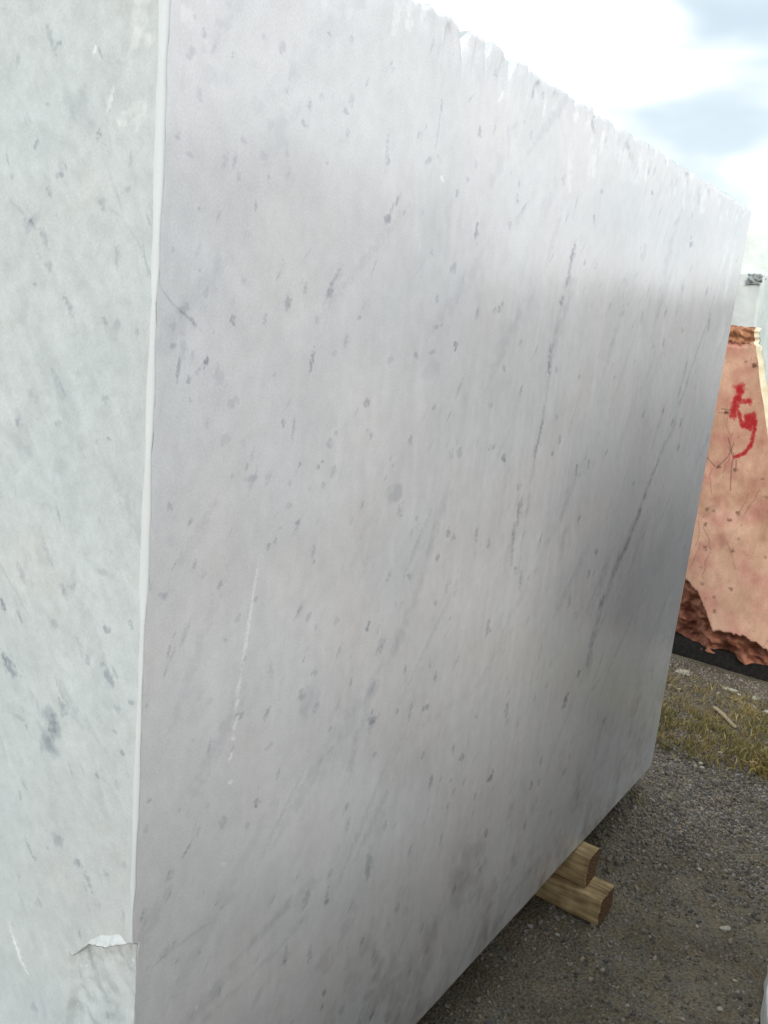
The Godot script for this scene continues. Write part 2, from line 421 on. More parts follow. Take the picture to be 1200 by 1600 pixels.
func top_edge(s: float) -> float:            # height of the broken upper edge along the long face
	var y := HIGH + n2(31, 0.11, s, 3.0) * 0.006 + (n2(32, 0.022, s, 8.0, 2) * 0.0020 - absf(n2(29, 0.03, s, 5.0, 2)) * 0.009) * (1.0 - 0.6 * smoothstep(0.75, 1.0, s)) - smoothstep(0.30, 0.36, n2(28, 0.07, s, 2.0, 2)) * 0.006
	for g in [[0.528, 0.010, 0.019], [0.591, 0.008, 0.015], [0.665, 0.008, 0.013], [0.735, 0.006, 0.006], [1.47, 0.006, 0.008], [1.53, 0.005, 0.007], [1.585, 0.005, 0.008], [1.10, 0.012, 0.006]]:
		y -= g[2] * exp(-pow((s - g[0]) / g[1], 2.0))
	for g in [[0.49, 0.022, 0.006], [0.555, 0.024, 0.008], [0.625, 0.026, 0.008], [0.70, 0.02, 0.004]]:
		y += g[2] * exp(-pow((s - g[0]) / g[1], 2.0))
	y -= 0.010 * smoothstep(LONG - 0.02, LONG, s)
	return y

func edge_width(y: float) -> float:          # leg of the worn corner
	return lerpf(0.0034, 0.0074, clampf((y - 0.75) / 1.2, 0.0, 1.0)) + n2(33, 0.09, y, 1.0, 2) * 0.0026 + n2(30, 0.032, y, 4.0, 2) * 0.0014 + n2(34, 0.3, y, 1.0, 2) * 0.0016

const CHIP_ROW := 0.79

func chip_shift(u: float) -> float:          # the upper outline of the broken corner, relative to CHIP_ROW
	var y := lerpf(0.815, 0.776, minf(u / 0.075, 1.0)) if u < 0.075 else lerpf(0.776, 0.735, minf((u - 0.075) / 0.035, 1.0))
	return (y - CHIP_ROW + n2(35, 0.03, u, 0.0, 2) * 0.0025) * (1.0 - smoothstep(0.11, 0.15, u))

func chip_side(y: float) -> float:
	return 0.119 + n2(36, 0.09, y, 0.0, 2) * 0.008

func long_point(s: float, v: float) -> Vector3:
	var t := top_edge(s)
	var y := LOW + v * (t - LOW)
	var x := n2(41, 0.55, s, y, 2) * 0.0016 + n2(42, 0.05, s, y, 2) * 0.00012
	var below := t - y
	if below < 0.09:
		var k := 1.0 - below / 0.09
		x -= pow(maxf(0.0, 1.0 - below / 0.009), 2.0) * (0.006 + 0.004 * n2(43, 0.03, s, y))
		x -= smoothstep(0.15, 0.6, n2(44, 0.05, s, y * 0.5, 2)) * 0.004 * k
		for g in [0.528, 0.591, 0.665]:
			x -= 0.013 * exp(-pow((s - g) / 0.008, 2.0)) * exp(-below / 0.018)
	x -= 0.010 * pow(smoothstep(LONG - 0.022, LONG, s), 2.0) * (1.0 + n2(45, 0.05, s, y))
	x -= 0.012 * pow(maxf(0.0, 1.0 - (y - LOW) / 0.012), 2.0)
	var z := -s
	if s < 0.02:
		var w := edge_width(y)
		if y < 0.815 and y > 0.40:
			w = lerpf(w, 0.0095 + n2(46, 0.02, y, 0.0) * 0.0015, smoothstep(0.0, 0.006, 0.815 - y))
		z = -(w + s * (0.02 - w) / 0.02)
	return Vector3(x, y, z)

func short_point(u: float, v: float) -> Vector3:
	var t := top_edge(0.0) + n2(63, 0.12, 0.0, u) * 0.012 * smoothstep(0.0, 0.1, u / WIDE)
	var flat := LOW + v * (top_edge(0.0) - LOW)          # height before the rows are bent along the broken corner's outline
	var y := flat + v * (t - top_edge(0.0)) + chip_shift(u) * (1.0 - smoothstep(0.0, 0.2, absf(flat - CHIP_ROW)))
	var rise := flat - CHIP_ROW
	var z := n2(52, 0.5, u, y, 2) * 0.0015
	z -= pow(maxf(0.0, 1.0 - (t - y) / 0.02), 2.0) * 0.010
	if rise < -0.0001 and flat > 0.4:
		var e := smoothstep(0.0, 0.003, -rise) * smoothstep(0.0, 0.009, chip_side(y) - u) * smoothstep(0.40, 0.48, flat)
		z -= e * (0.009 + 0.005 * exp(rise / 0.03) + 0.007 * smoothstep(0.1, 0.0, u) + n2(53, 0.05, u, y, 2) * 0.004 + n2(54, 0.022, u, y, 4) * 0.0026)
	elif rise < 0.02:
		var wide := 0.0125 * smoothstep(0.0, 0.025, u) * smoothstep(0.094, 0.045, u)
		if rise < wide:
			z += (wide - rise) * 0.55 * (1.0 + 0.5 * n2(55, 0.016, u, flat, 3))
	var x := -u
	if u < 0.02:
		var w := lerpf(0.001, edge_width(y), smoothstep(-0.003, 0.0, rise)) if flat > 0.4 else edge_width(y)
		x = -(w + u * (0.02 - w) / 0.02)
	return Vector3(x, y, z)

func build_marble_block():
	var root := thing("marble_block", Vector3(0, 0, 0), "huge sawn block of pale grey-flecked white marble raised on timbers, filling the foreground", "stone block")
	var px := 920.0
	var dashes := [[176, 1252, 170, 1205, 3, 0.42], [171, 1212, 164, 1150, 4, 0.5], [165, 1165, 160, 1120, 5, 0.4], [160, 1112, 154, 1085, 4, 0.42], [156, 1080, 152, 1064, 4, 0.5], [157, 1053, 152, 1038, 4, 0.5], [153, 1029, 150, 1024, 5, 0.75], [151, 1006, 147, 996, 4, 0.6],
		[153, 968, 149, 962, 5, 0.65], [149, 850, 145, 844, 7, 0.35], [116, 651, 112, 645, 5, 0.3], [30, 1870, 60, 1850, 14, 0.25], [25, 1900, 60, 1905, 20, 0.25], [20, 1830, 35, 1815, 10, 0.22], [110, 1905, 130, 1895, 18, 0.22], [500, 1760, 505, 1752, 6, 0.6], [905, 1880, 920, 1800, 14, 0.3], [1010, 1890, 1000, 1840, 18, 0.3],
		[1250, 1930, 1240, 1880, 20, 0.3], [1290, 1905, 1285, 1885, 16, 0.35], [640, 1900, 645, 1896, 14, 0.7], [1700, 1920, 1690, 1880, 30, 0.3], [1985, 1880, 1960, 1700, 24, 0.22], [2060, 1830, 2040, 1690, 26, 0.28], [2090, 1640, 2070, 1560, 30, 0.22]]
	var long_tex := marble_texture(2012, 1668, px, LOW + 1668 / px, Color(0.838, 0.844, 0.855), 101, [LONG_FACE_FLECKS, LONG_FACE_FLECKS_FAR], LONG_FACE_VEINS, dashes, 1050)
	var marks := [[245, 705, 225, 672, 4, 0.4], [225, 672, 200, 655, 4, 0.3], [232, 690, 215, 665, 7, 0.3], [60, 1730, 50, 1722, 8, 0.4], [40, 1720, 20, 1740, 14, 0.22], [25, 1870, 40, 1790, 14, 0.25], [30, 1800, 10, 1790, 12, 0.25], [100, 1795, 96, 1790, 7, 0.45], [70, 1755, 78, 1735, 4, 0.3]]
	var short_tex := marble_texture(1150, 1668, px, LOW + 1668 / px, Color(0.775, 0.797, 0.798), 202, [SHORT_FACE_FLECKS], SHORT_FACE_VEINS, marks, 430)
	var saw := stone_relief(61, 5.0, Vector2(1.0, 9.0), 26.0)
	var pores := stone_relief(62, 5.0, Vector2(1.0, 1.0), 18.0)
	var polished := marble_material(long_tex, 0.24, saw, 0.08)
	polished.metallic_specular = 0.8
	polished.clearcoat_enabled = true
	polished.clearcoat = 0.4
	polished.clearcoat_roughness = 0.2
	polished.uv1_scale = Vector3(1, 1, 1)
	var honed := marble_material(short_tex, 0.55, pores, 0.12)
	var worn := StandardMaterial3D.new()
	worn.albedo_color = Color(0.81, 0.83, 0.832)
	worn.roughness = 0.6
	worn.normal_enabled = true
	worn.normal_texture = pores
	worn.normal_scale = 0.08
	worn.uv1_triplanar = true
	worn.uv1_scale = Vector3(6, 6, 6)
	var broken := StandardMaterial3D.new()
	broken.albedo_texture = short_tex
	broken.roughness = 0.8
	broken.normal_enabled = true
	broken.normal_texture = pores
	broken.normal_scale = 0.2
	var size_l := Vector2(2012, 1668) / px
	var size_s := Vector2(1150, 1668) / px
	var uv_long := func(s, v, p: Vector3): return Vector2(clampf(s, 0.0, LONG) / size_l.x, (LOW + size_l.y - p.y) / size_l.y)
	var uv_short := func(u, v, p: Vector3): return Vector2(u / size_s.x, (LOW + size_s.y - p.y) / size_s.y)
	# long face
	var ss := joined([knots(0.0, 0.02, 0.004), knots(0.02, 0.45, 0.012), knots(0.45, 0.75, 0.004), knots(0.75, LONG - 0.03, 0.008), knots(LONG - 0.03, LONG, 0.004)])
	var vs := joined([knots(0.0, 0.012, 0.002), knots(0.012, 0.30, 0.014), knots(0.30, 0.39, 0.003), knots(0.39, 0.945, 0.006), knots(0.945, 1.0, 0.0022)])
	var long_face := sheet(ss, vs, long_point, Vector3.RIGHT, uv_long)
	# top, far end, back and underside complete the solid
	var top := sheet(ss, knots(0.0, 1.0, 0.03), func(s, k):
		var e := long_point(s, 1.0)
		if k == 0.0:
			return e
		return Vector3(lerpf(e.x, -WIDE, k), e.y + n2(63, 0.12, s, k * WIDE) * 0.012 * smoothstep(0.0, 0.1, k), e.z), Vector3.UP, func(s, k, p: Vector3): return Vector2(s, k * 0.5))
	var far_end := sheet(knots(0.0, WIDE, 0.05), vs, func(k, v):
		var e := long_point(LONG, v)
		return Vector3(e.x - k, e.y, e.z + (n2(64, 0.3, k, e.y) * 0.004 if k > 0.0 else 0.0)), Vector3.FORWARD, func(k, v, p: Vector3): return Vector2(k / size_s.x, (LOW + size_s.y - p.y) / size_s.y))
	var back_face := sheet(knots(0.0, LONG, 0.1), knots(0.0, 1.0, 0.1), func(s, v): return Vector3(-WIDE, lerpf(LOW, HIGH, v), -s), Vector3.LEFT, uv_long)
	var under := sheet(knots(0.0, LONG, 0.1), knots(0.0, WIDE, 0.1), func(s, k): return Vector3(-0.012 - k, LOW, -s), Vector3.DOWN, func(s, k, p: Vector3): return Vector2(s, k) * 0.4)
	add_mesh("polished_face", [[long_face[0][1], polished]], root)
	# short face, with the broken corner low down
	var us := joined([knots(0.0, 0.014, 0.0012), knots(0.014, 0.128, 0.002), knots(0.128, WIDE, 0.03)])
	var span := top_edge(0.0) - LOW
	var row := (CHIP_ROW - LOW) / span
	var vt := joined([knots(0.0, 0.12, 0.02), knots(0.12, row - 0.02, 0.003), knots(row - 0.02, row - 0.0006, 0.0008), [row], knots(row + 0.0006, row + 0.012, 0.0006), knots(row + 0.012, 0.975, 0.012), knots(0.975, 1.0, 0.003)])
	var short := sheet(us, vt, short_point, Vector3.BACK, uv_short, func(u, v):
		var rise: float = LOW + v * span - CHIP_ROW
		if rise < 0.0 and rise > -0.37 and u < chip_side(LOW + v * span):
			return 1
		return 2 if rise >= 0.0 and rise < 0.0125 * smoothstep(0.0, 0.025, u) * smoothstep(0.094, 0.045, u) else 0)
	var by := {}
	for e in short:
		by[e[0]] = e[1]
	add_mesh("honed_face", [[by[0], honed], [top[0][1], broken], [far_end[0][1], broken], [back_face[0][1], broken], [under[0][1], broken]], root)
	add_mesh("broken_corner", [[by[1], broken]], root).set_meta("label", "rough broken hollow low on the near corner")
	add_mesh("flaked_lip", [[by[2], worn]], root).set_meta("label", "bright white flake standing out above the broken corner")
	# the worn corner between both faces
	var edge := sheet(joined([knots(0.0, 1.0, 0.25), [1.5]]), vt, func(k, v):
		var a := short_point(0.0, v)
		var b := long_point(0.0, (a.y - LOW) / (top_edge(0.0) - LOW))
		if k > 1.0:
			return b + Vector3(-0.003, 0, -0.004)
		var p := a.lerp(b, k)
		var out: Vector3 = Vector3(1, 0, 1).normalized() * edge_width(a.y) * 0.22 * (4.0 * k * (1.0 - k))
		return p + out, Vector3(1, 0, 1), func(k, v, p: Vector3): return Vector2(k * 0.01, p.y))
	add_mesh("worn_edge", [[edge[0][1], worn]], root).set_meta("label", "narrow whitish worn edge down the near corner")

# ---------------------------------------------------------------- red block

func red_left(y: float) -> float:
	return -1.15 + 0.12 * (y - 0.8) + n2(71, 0.3, y, 0.0) * 0.03

func red_right(y: float) -> float:
	var x := -0.293
	if y < 1.663:
		x = -0.293 + (1.663 - y) * 0.293
	if y > 1.58:
		x = lerpf(x, -0.290, 0.5)
	return x + n2(72, 0.12, y, 0.0) * 0.007

func red_break(x: float) -> float:           # where the sawn face gives way to the broken foot
	var pts := [[-1.4, 0.95], [-0.8, 0.74], [-0.52, 0.56], [-0.389, 0.424], [-0.324, 0.375], [-0.27, 0.29], [-0.225, 0.205], [-0.141, 0.214], [-0.067, 0.217], [0.0, 0.196], [0.043, 0.176], [0.4, 0.19], [0.9, 0.15]]
	var y: float = pts[0][1]
	for k in pts.size() - 1:
		if x >= pts[k][0] and x <= pts[k + 1][0]:
			y = lerpf(pts[k][1], pts[k + 1][1], (x - pts[k][0]) / (pts[k + 1][0] - pts[k][0]))
	if x > pts[pts.size() - 1][0]:
		y = 0.15
	return y + n2(73, 0.035, x, 0.0) * 0.012

func facets(x: float, y: float) -> float:
	if not noises.has("facets"):
		var n := FastNoiseLite.new()
		n.seed = 5
		n.noise_type = FastNoiseLite.TYPE_CELLULAR
		n.cellular_return_type = FastNoiseLite.RETURN_DISTANCE
		n.frequency = 9.0
		n.fractal_octaves = 2
		n.fractal_gain = 0.35
		noises["facets"] = n
	var f: FastNoiseLite = noises["facets"]
	return f.get_noise_2d(x * 0.8 + y * 0.5, y * 1.3)

func red_bottom(x: float) -> float:
	return 0.078 + n2(74, 0.12, x, 0.0) * 0.014 + 0.012 * sin(x * 9.0)

func red_point(k: float, v: float) -> Vector3:
	var y := lerpf(0.0, 1.66, v)
	var x := lerpf(red_left(y), red_right(y), k)
	var foot := red_bottom(x)
	y = lerpf(foot, 1.66 + n2(75, 0.05, x, 1.0) * 0.006, v)
	var z := -3.72 + n2(76, 0.5, x, y, 2) * 0.004
	var b := red_break(x) - y
	if b > 0.0:
		var steps := n3(77, 0.10, Vector3(x * 0.9, y * 1.3, 0), 3)
		z -= smoothstep(0.0, 0.02, b) * 0.012 + b * 0.34
		z += smoothstep(0.0, 0.03, b) * ((floorf(steps * 4.0) / 4.0 * 0.5 + steps * 0.5) * 0.06 + facets(x, y) * 0.05)
	var t := 1.655 - y
	if t < 0.085:
		z += -0.010 + n3(79, 0.05, Vector3(x * 0.6, y * 2.2, 0)) * 0.028
		z -= pow(maxf(0.0, 1.0 - t / 0.02), 2.0) * 0.02
	return Vector3(x, y, z)

func red_depth(y: float) -> float:
	return 0.008 + 0.50 * clampf(1.55 - y, 0.0, 2.0)

func red_texture() -> ImageTexture:
	# 0.42 m a 100 px: 1120 x 720 for 2.6 m x 1.68 m
	var w := 1120
	var h := 724
	var s := w / 2.6
	var a := noise_image(301, w, h, 0.30 * s, 4)
	var b := noise_image(302, w, h, 0.05 * s, 3, Vector2(1.0, 1.8))
	var c := noise_image(303, w, h, 0.16 * s, 3)
	var d := noise_image(304, w, h, 0.012 * s, 2)
	var bytes := PackedByteArray()
	bytes.resize(w * h * 3)
	for i in w * h:
		var red := clampf((c[i] - 110) / 90.0, 0.0, 1.0)
		var low := smoothstep(0.45, 0.60, float(i / w) / h + (a[i] - 128) * 0.0012)     # cream bed below, duller tan bed above
		var t := (a[i] - 128) * 0.16 + (b[i] - 128) * 0.10 + (d[i] - 128) * 0.06 - 14.0 + 24.0 * low
		bytes[i * 3] = clampi(int(213 + t - red * 9.0), 0, 255)
		bytes[i * 3 + 1] = clampi(int(169 + t - red * 22.0), 0, 255)
		bytes[i * 3 + 2] = clampi(int(143 + t - red * 14.0), 0, 255)
	var im := Image.create_from_data(w, h, false, Image.FORMAT_RGB8, bytes)
	var to := func(x: float, y: float): return Vector2((x + 1.5) * s, (1.68 - y) * s)
	var rng := RandomNumberGenerator.new()
	rng.seed = 33
	for k in 420:                                             # rusty pits
		var at: Vector2 = to.call(rng.randf_range(-1.4, 1.1), rng.randf_range(0.1, 1.6))
		fleck(im, at, Vector2(rng.randf_range(-2, 2), rng.randf_range(2, 6)), rng.randf_range(2, 4), rng.randf_range(0.1, 0.4) * rng.randf(), k, Color(0.30, 0.17, 0.11))
	for k in 26:                                              # thin brown hair cracks
		var p: Vector2 = to.call(rng.randf_range(-1.2, 0.6), rng.randf_range(0.2, 1.5))
		var dir := Vector2(rng.randf_range(-0.5, 0.5), 1.0)
		for j in 6:
			var q := p + dir * 9.0 + Vector2(rng.randf_range(-4, 4), 0)
			fleck(im, (p + q) / 2, q - p, 2.0, 0.3, k * 9 + j, Color(0.42, 0.25, 0.17))
			p = q
	var ink := Color(0.16, 0.10, 0.09)
	for e in [[-0.256, 1.490, 0.024, 0.85], [-0.300, 1.505, 0.014, 0.4], [-0.345, 1.26, 0.016, 0.8], [-0.150, 1.245, 0.017, 0.85], [-0.327, 0.60, 0.02, 0.5], [-0.348, 0.715, 0.018, 0.6], [-0.352, 0.79, 0.016, 0.55], [-0.320, 0.79, 0.015, 0.45], [-0.24, 0.76, 0.018, 0.6], [-0.21, 0.80, 0.020, 0.55], [-0.20, 0.62, 0.018, 0.6], [-0.185, 0.68, 0.012, 0.4], [-0.175, 0.43, 0.02, 0.5], [-0.245, 0.37, 0.014, 0.5],
		[-0.23, 0.30, 0.018, 0.45], [-0.31, 0.42, 0.016, 0.4], [-0.33, 0.50, 0.016, 0.3], [-0.26, 1.00, 0.016, 0.6], [-0.335, 1.00, 0.018, 0.75], [-0.13, 0.98, 0.014, 0.4], [-0.10, 0.90, 0.016, 0.5], [-0.05, 0.62, 0.014, 0.4]]:
		var at: Vector2 = to.call(e[0], e[1])
		fleck(im, at, Vector2(0, e[2] * s), e[2] * s, e[3] * 0.75, int(e[1] * 100), Color(0.24, 0.13, 0.09))
	# dark crayon scrawl under the paint
	for e in [[-0.315, 1.145, -0.285, 1.075], [-0.285, 1.125, -0.300, 1.065], [-0.305, 1.10, -0.27, 1.05], [-0.278, 1.08, -0.275, 0.99], [-0.275, 0.99, -0.262, 0.90], [-0.30, 1.06, -0.335, 1.005], [-0.262, 1.05, -0.255, 1.00], [-0.37, 1.275, -0.325, 1.275], [-0.335, 1.262, -0.37, 1.255], [-0.165, 1.255, -0.140, 1.24], [-0.40, 1.04, -0.35, 1.00]]:
		brush(im, to.call(e[0], e[1]), to.call(e[2], e[3]), 0.0055 * s, ink, 0.27, rng)
	# the red painted mark
	var paint := Color(0.66, 0.035, 0.06)
	for e in [[-0.322, 1.385, -0.300, 1.365, 0.020, 0.5], [-0.300, 1.392, -0.304, 1.33, 0.021, 0.85], [-0.304, 1.335, -0.310, 1.245, 0.021, 0.8], [-0.318, 1.33, -0.322, 1.25, 0.016, 0.45], [-0.290, 1.27, -0.262, 1.205, 0.012, 0.8], [-0.285, 1.318, -0.252, 1.330, 0.015, 0.85], [-0.252, 1.330, -0.246, 1.315, 0.012, 0.7], [-0.262, 1.215, -0.225, 1.205, 0.015, 0.85],
		[-0.250, 1.250, -0.215, 1.235, 0.02, 0.8], [-0.250, 1.262, -0.245, 1.215, 0.016, 0.85], [-0.232, 1.265, -0.226, 1.205, 0.015, 0.8], [-0.222, 1.275, -0.205, 1.20, 0.012, 0.85], [-0.207, 1.205, -0.210, 1.13, 0.011, 0.9], [-0.210, 1.13, -0.232, 1.085, 0.012, 0.9], [-0.232, 1.085, -0.272, 1.06, 0.012, 0.85]]:
		brush(im, to.call(e[0], e[1]), to.call(e[2], e[3]), e[4] * s * 1.4, paint, e[5], rng)
	return texture(im)

func brush(im: Image, p: Vector2, q: Vector2, wide: float, ink: Color, strength: float, rng: RandomNumberGenerator):
	var steps := maxi(2, int(p.distance_to(q) / (wide * 0.35)))
	for k in steps + 1:
		fleck(im, p.lerp(q, float(k) / steps), Vector2(0, wide), wide * rng.randf_range(0.85, 1.1), strength * 0.6, rng.randi(), ink)

func rough_stone(color: Color, other: Color, seed_number: int, size := 1.0, rough := 0.85, bumps := 0.6) -> StandardMaterial3D:
	var a := noise_image(seed_number, 256, 256, 40, 4)
	var n := FastNoiseLite.new()
	n.seed = seed_number
	n.frequency = 1.0 / 38.0
	n.noise_type = FastNoiseLite.TYPE_SIMPLEX_SMOOTH
	n.fractal_octaves = 5
	var im := n.get_seamless_image(256, 256)
	im.convert(Image.FORMAT_L8)
	a = im.get_data()
	var bytes := PackedByteArray()
	bytes.resize(256 * 256 * 3)
	for i in 256 * 256:
		var c := color.lerp(other, clampf((a[i] - 60) / 140.0, 0.0, 1.0))
		bytes[i * 3] = int(c.r * 255)
		bytes[i * 3 + 1] = int(c.g * 255)
		bytes[i * 3 + 2] = int(c.b * 255)
	var m := StandardMaterial3D.new()
	m.albedo_texture = texture(Image.create_from_data(256, 256, false, Image.FORMAT_RGB8, bytes))
	m.uv1_triplanar = true
	m.uv1_scale = Vector3.ONE * size
	m.roughness = rough
	m.normal_enabled = true
	im.convert(Image.FORMAT_RGBA8)
	im.bump_map_to_normal_map(6.0)
	m.normal_texture = texture(im)
	m.normal_scale = bumps
	return m

func build_red_block():
	var root := thing("red_stone_block", Vector3(0, 0, 0), "pinkish sawn stone block with red painted mark and broken foot behind the marble", "stone block")
	var face := StandardMaterial3D.new()
	face.albedo_texture = red_texture()
	face.roughness = 0.75
	var torn := rough_stone(Color(0.50, 0.29, 0.225), Color(0.68, 0.47, 0.37), 310, 3.0, 0.85, 0.35)
	var brown := rough_stone(Color(0.46, 0.27, 0.18), Color(0.76, 0.55, 0.40), 311, 4.0)
	var side_cream := rough_stone(Color(0.86, 0.80, 0.66), Color(0.93, 0.90, 0.80), 312, 2.0)  # lighter and creamier than the front face
	var ks := joined([knots(0.0, 0.55, 0.02), knots(0.55, 1.0, 0.006)])
	var vs := joined([knots(0.0, 0.30, 0.006), knots(0.30, 0.93, 0.03), knots(0.93, 1.0, 0.005)])
	var uv := func(k, v, p: Vector3): return Vector2((p.x + 1.5) / 2.6, (1.68 - p.y) / (724.0 / (1120.0 / 2.6)))
	var front := sheet(ks, vs, red_point, Vector3.BACK, uv, func(k, v):
		var p := red_point(k, v)
		if p.y < red_break(p.x):
			return 1
		return 2 if p.y > 1.585 + n2(80, 0.08, p.x, 0.0) * 0.03 else 0)
	var names := ["sawn_face", "broken_foot", "broken_top"]
	var mats := [face, torn, brown]
	for e in front:
		add_mesh(names[e[0]], [[e[1], mats[e[0]]]], root)
	var side := sheet(knots(0.0, 1.0, 0.1), vs, func(k, v):
		var e := red_point(1.0, v)
		return e + Vector3(0.02 * sin(k * PI) * (1.0 if k < 1.0 else 0.0) + (n2(81, 0.08, k, e.y) * 0.01 if k > 0.0 else 0.0), 0, -red_depth(e.y) * k), Vector3.RIGHT, uv)
	add_mesh("cream_side", [[side[0][1], side_cream]], root).set_meta("label", "cream side of the red block")
	var left := sheet(knots(0.0, 1.0, 0.1), vs, func(k, v):
		var e := red_point(0.0, v)
		return e + Vector3(0, 0, -red_depth(e.y) * k), Vector3.LEFT, uv)
	var rear := sheet(ks, knots(0.0, 1.0, 0.1), func(k, v):
		var e := red_point(k, v)
		return Vector3(e.x, e.y, red_point(0.0, v).z - red_depth(e.y)), Vector3.FORWARD, uv)
	var top := sheet(ks, knots(0.0, 1.0, 0.25), func(k, d):
		var e := red_point(k, 1.0)
		return e + Vector3(0, 0, -red_depth(e.y) * d), Vector3.UP, uv)
	var under := sheet(ks, knots(0.0, 1.0, 0.1), func(k, d):
		var e := red_point(k, 0.0)
		return e + Vector3(0, 0, -red_depth(e.y) * d), Vector3.DOWN, uv)
	add_mesh("rough_body", [[left[0][1], torn], [rear[0][1], torn], [top[0][1], brown], [under[0][1], torn]], root)

# ---------------------------------------------------------------- other blocks

# a rough block: corners of the base and the top may differ
func lump_block(called: String, lo: Vector3, hi: Vector3, m: Material, seed_number: int, ragged: float, lean := 0.0, parent: Node = self) -> MeshInstance3D:
	var mid := (lo + hi) / 2
	var half := (hi - lo) / 2
	var surfaces := []
	for f in 6:
		var axis := f / 2
		var sign_ := 1.0 if f % 2 == 0 else -1.0
		var n := Vector3.ZERO
		n[axis] = sign_
		var a := (axis + 1) % 3
		var b := (axis + 2) % 3
		var at := func(u, v):
			var p := Vector3.ZERO
			p[axis] = sign_
			p[a] = u
			p[b] = v
			# rounded, chipped edges
			var q := p * half
			var inner := Vector3(clampf(q.x, -half.x + ragged, half.x - ragged), clampf(q.y, -half.y + ragged, half.y - ragged), clampf(q.z, -half.z + ragged, half.z - ragged))
			var d := q - inner
			q = inner + d.normalized() * ragged if d.length() > 0.0001 else q
			q += (q / half.length()) * n3(seed_number, half.length() * 0.5, q, 4) * ragged * 3.0
			q.x += lean * (q.y / half.y)
			return mid + q
		var ka := joined([knots(-1.0, -1.0 + ragged / half[a], ragged / half[a] / 3), knots(-1.0 + ragged / half[a], 1.0 - ragged / half[a], 0.08), knots(1.0 - ragged / half[a], 1.0, ragged / half[a] / 3)])
		var kb := joined([knots(-1.0, -1.0 + ragged / half[b], ragged / half[b] / 3), knots(-1.0 + ragged / half[b], 1.0 - ragged / half[b], 0.08), knots(1.0 - ragged / half[b], 1.0, ragged / half[b] / 3)])
		surfaces.append([sheet(ka, kb, at, n, func(u, v, p: Vector3): return Vector2(p.x + p.z, -p.y))[0][1], m])
	return add_mesh(called, surfaces, parent)

func build_far_blocks():
	var pale := rough_stone(Color(0.77, 0.80, 0.79), Color(0.85, 0.87, 0.86), 401, 0.7, 0.7, 0.2)
	var cool := rough_stone(Color(0.74, 0.79, 0.78), Color(0.86, 0.89, 0.88), 402, 0.6, 0.7, 0.2)
	var grey := rough_stone(Color(0.52, 0.55, 0.55), Color(0.62, 0.64, 0.64), 403, 1.5, 0.85, 0.1)  # darker grey: shade of a notch put into the corner lump's colour
	var behind := lump_block("pale_block", Vector3(-2.3, 0.0, -6.2), Vector3(-0.575, 2.0, -5.0), pale, 21, 0.02, -0.012)
	tag(behind, "pale grey-white stone block showing just above the red block's top", "stone block")
	lump_block("broken_corner", Vector3(-0.672, 1.93, -5.06), Vector3(-0.592, 1.985, -4.985), grey, 22, 0.010, 0.0, behind).set_meta("label", "small grey lump coloured for the shade in a notch at the top corner")
	tag(lump_block("white_block", Vector3(-0.70, 0.10, -7.0), Vector3(1.2, 1.775, -5.6), cool, 23, 0.03), "greenish-white stone block right of the red block, lower of two stacked", "stone block")
	tag(lump_block("white_block", Vector3(-0.74, 1.80, -6.9), Vector3(1.1, 2.05, -5.65), cool, 24, 0.04), "white slab on the greenish-white block, upper of two stacked at the right edge", "stone block")
	tag(lump_block("white_block", Vector3(-2.6, 0.0, -10.6), Vector3(0.6, 2.72, -9.2), rough_stone(Color(0.90, 0.93, 0.91), Color(0.95, 0.96, 0.95), 404, 0.5, 0.8, 0.2), 28, 0.05), "tall whitish stone block farthest back, showing beside the marble block's upper far corner", "stone block")
	for x in [-0.4, 0.9]:
		var o := wood_beam("bearer_timber", Vector3(x - 0.07, 0.0, -6.9), Vector3(x + 0.07, 0.12, -5.7), 2, null)
		tag(o, "timber bearing the greenish-white block at its %s end" % ("left" if x < 0 else "right"), "timber", "timbers under the far blocks")
	var gap_shade := rough_stone(Color(0.07, 0.065, 0.06), Color(0.15, 0.14, 0.125), 405, 6.0, 0.9)  # near-black: shade of the gap under the pinkish block put into colour
	for z in [-3.89, -4.34]:
		var o := wood_beam("shade_black_bearer", Vector3(-1.05, 0.0, z - 0.09), Vector3(0.35, 0.084, z + 0.09), 0, null)
		for k in o.mesh.get_surface_count():
			o.mesh.surface_set_material(k, gap_shade)
		tag(o, "shade-painted black sleeper under the %s of the pinkish block" % ("front edge" if z > -4.0 else "rear"), "bearer", "shade-painted black bearers under the pinkish block")

func build_aisle_blocks():
	var rust := rough_stone(Color(0.25, 0.185, 0.155), Color(0.36, 0.275, 0.235), 411, 0.8, 0.8)  # unseen blocks; those along the aisle are added to shade the marble
	tag(lump_block("unseen_brown_block", Vector3(0.95, 0.0, -2.1), Vector3(1.5, 1.93, -0.36), rust, 25, 0.03), "unseen rough reddish-brown stone block across the aisle, added to shade the far half of the polished marble", "stone block")
	tag(lump_block("unseen_brown_block", Vector3(1.5, 0.0, -0.25), Vector3(2.2, 1.66, 1.9), rust, 27, 0.05), "rough reddish-brown stone block across the aisle, added unseen beside the camera to shade the marble", "stone block")
	tag(lump_block("unseen_brown_block", Vector3(0.50, 0.0, -4.9), Vector3(2.4, 1.8, -3.95), rust, 29, 0.05), "unseen reddish-brown stone block standing right of the pink one, mirrored in the marble's far end", "stone block")

# ---------------------------------------------------------------- timbers

var wood_side: StandardMaterial3D
var wood_end: StandardMaterial3D

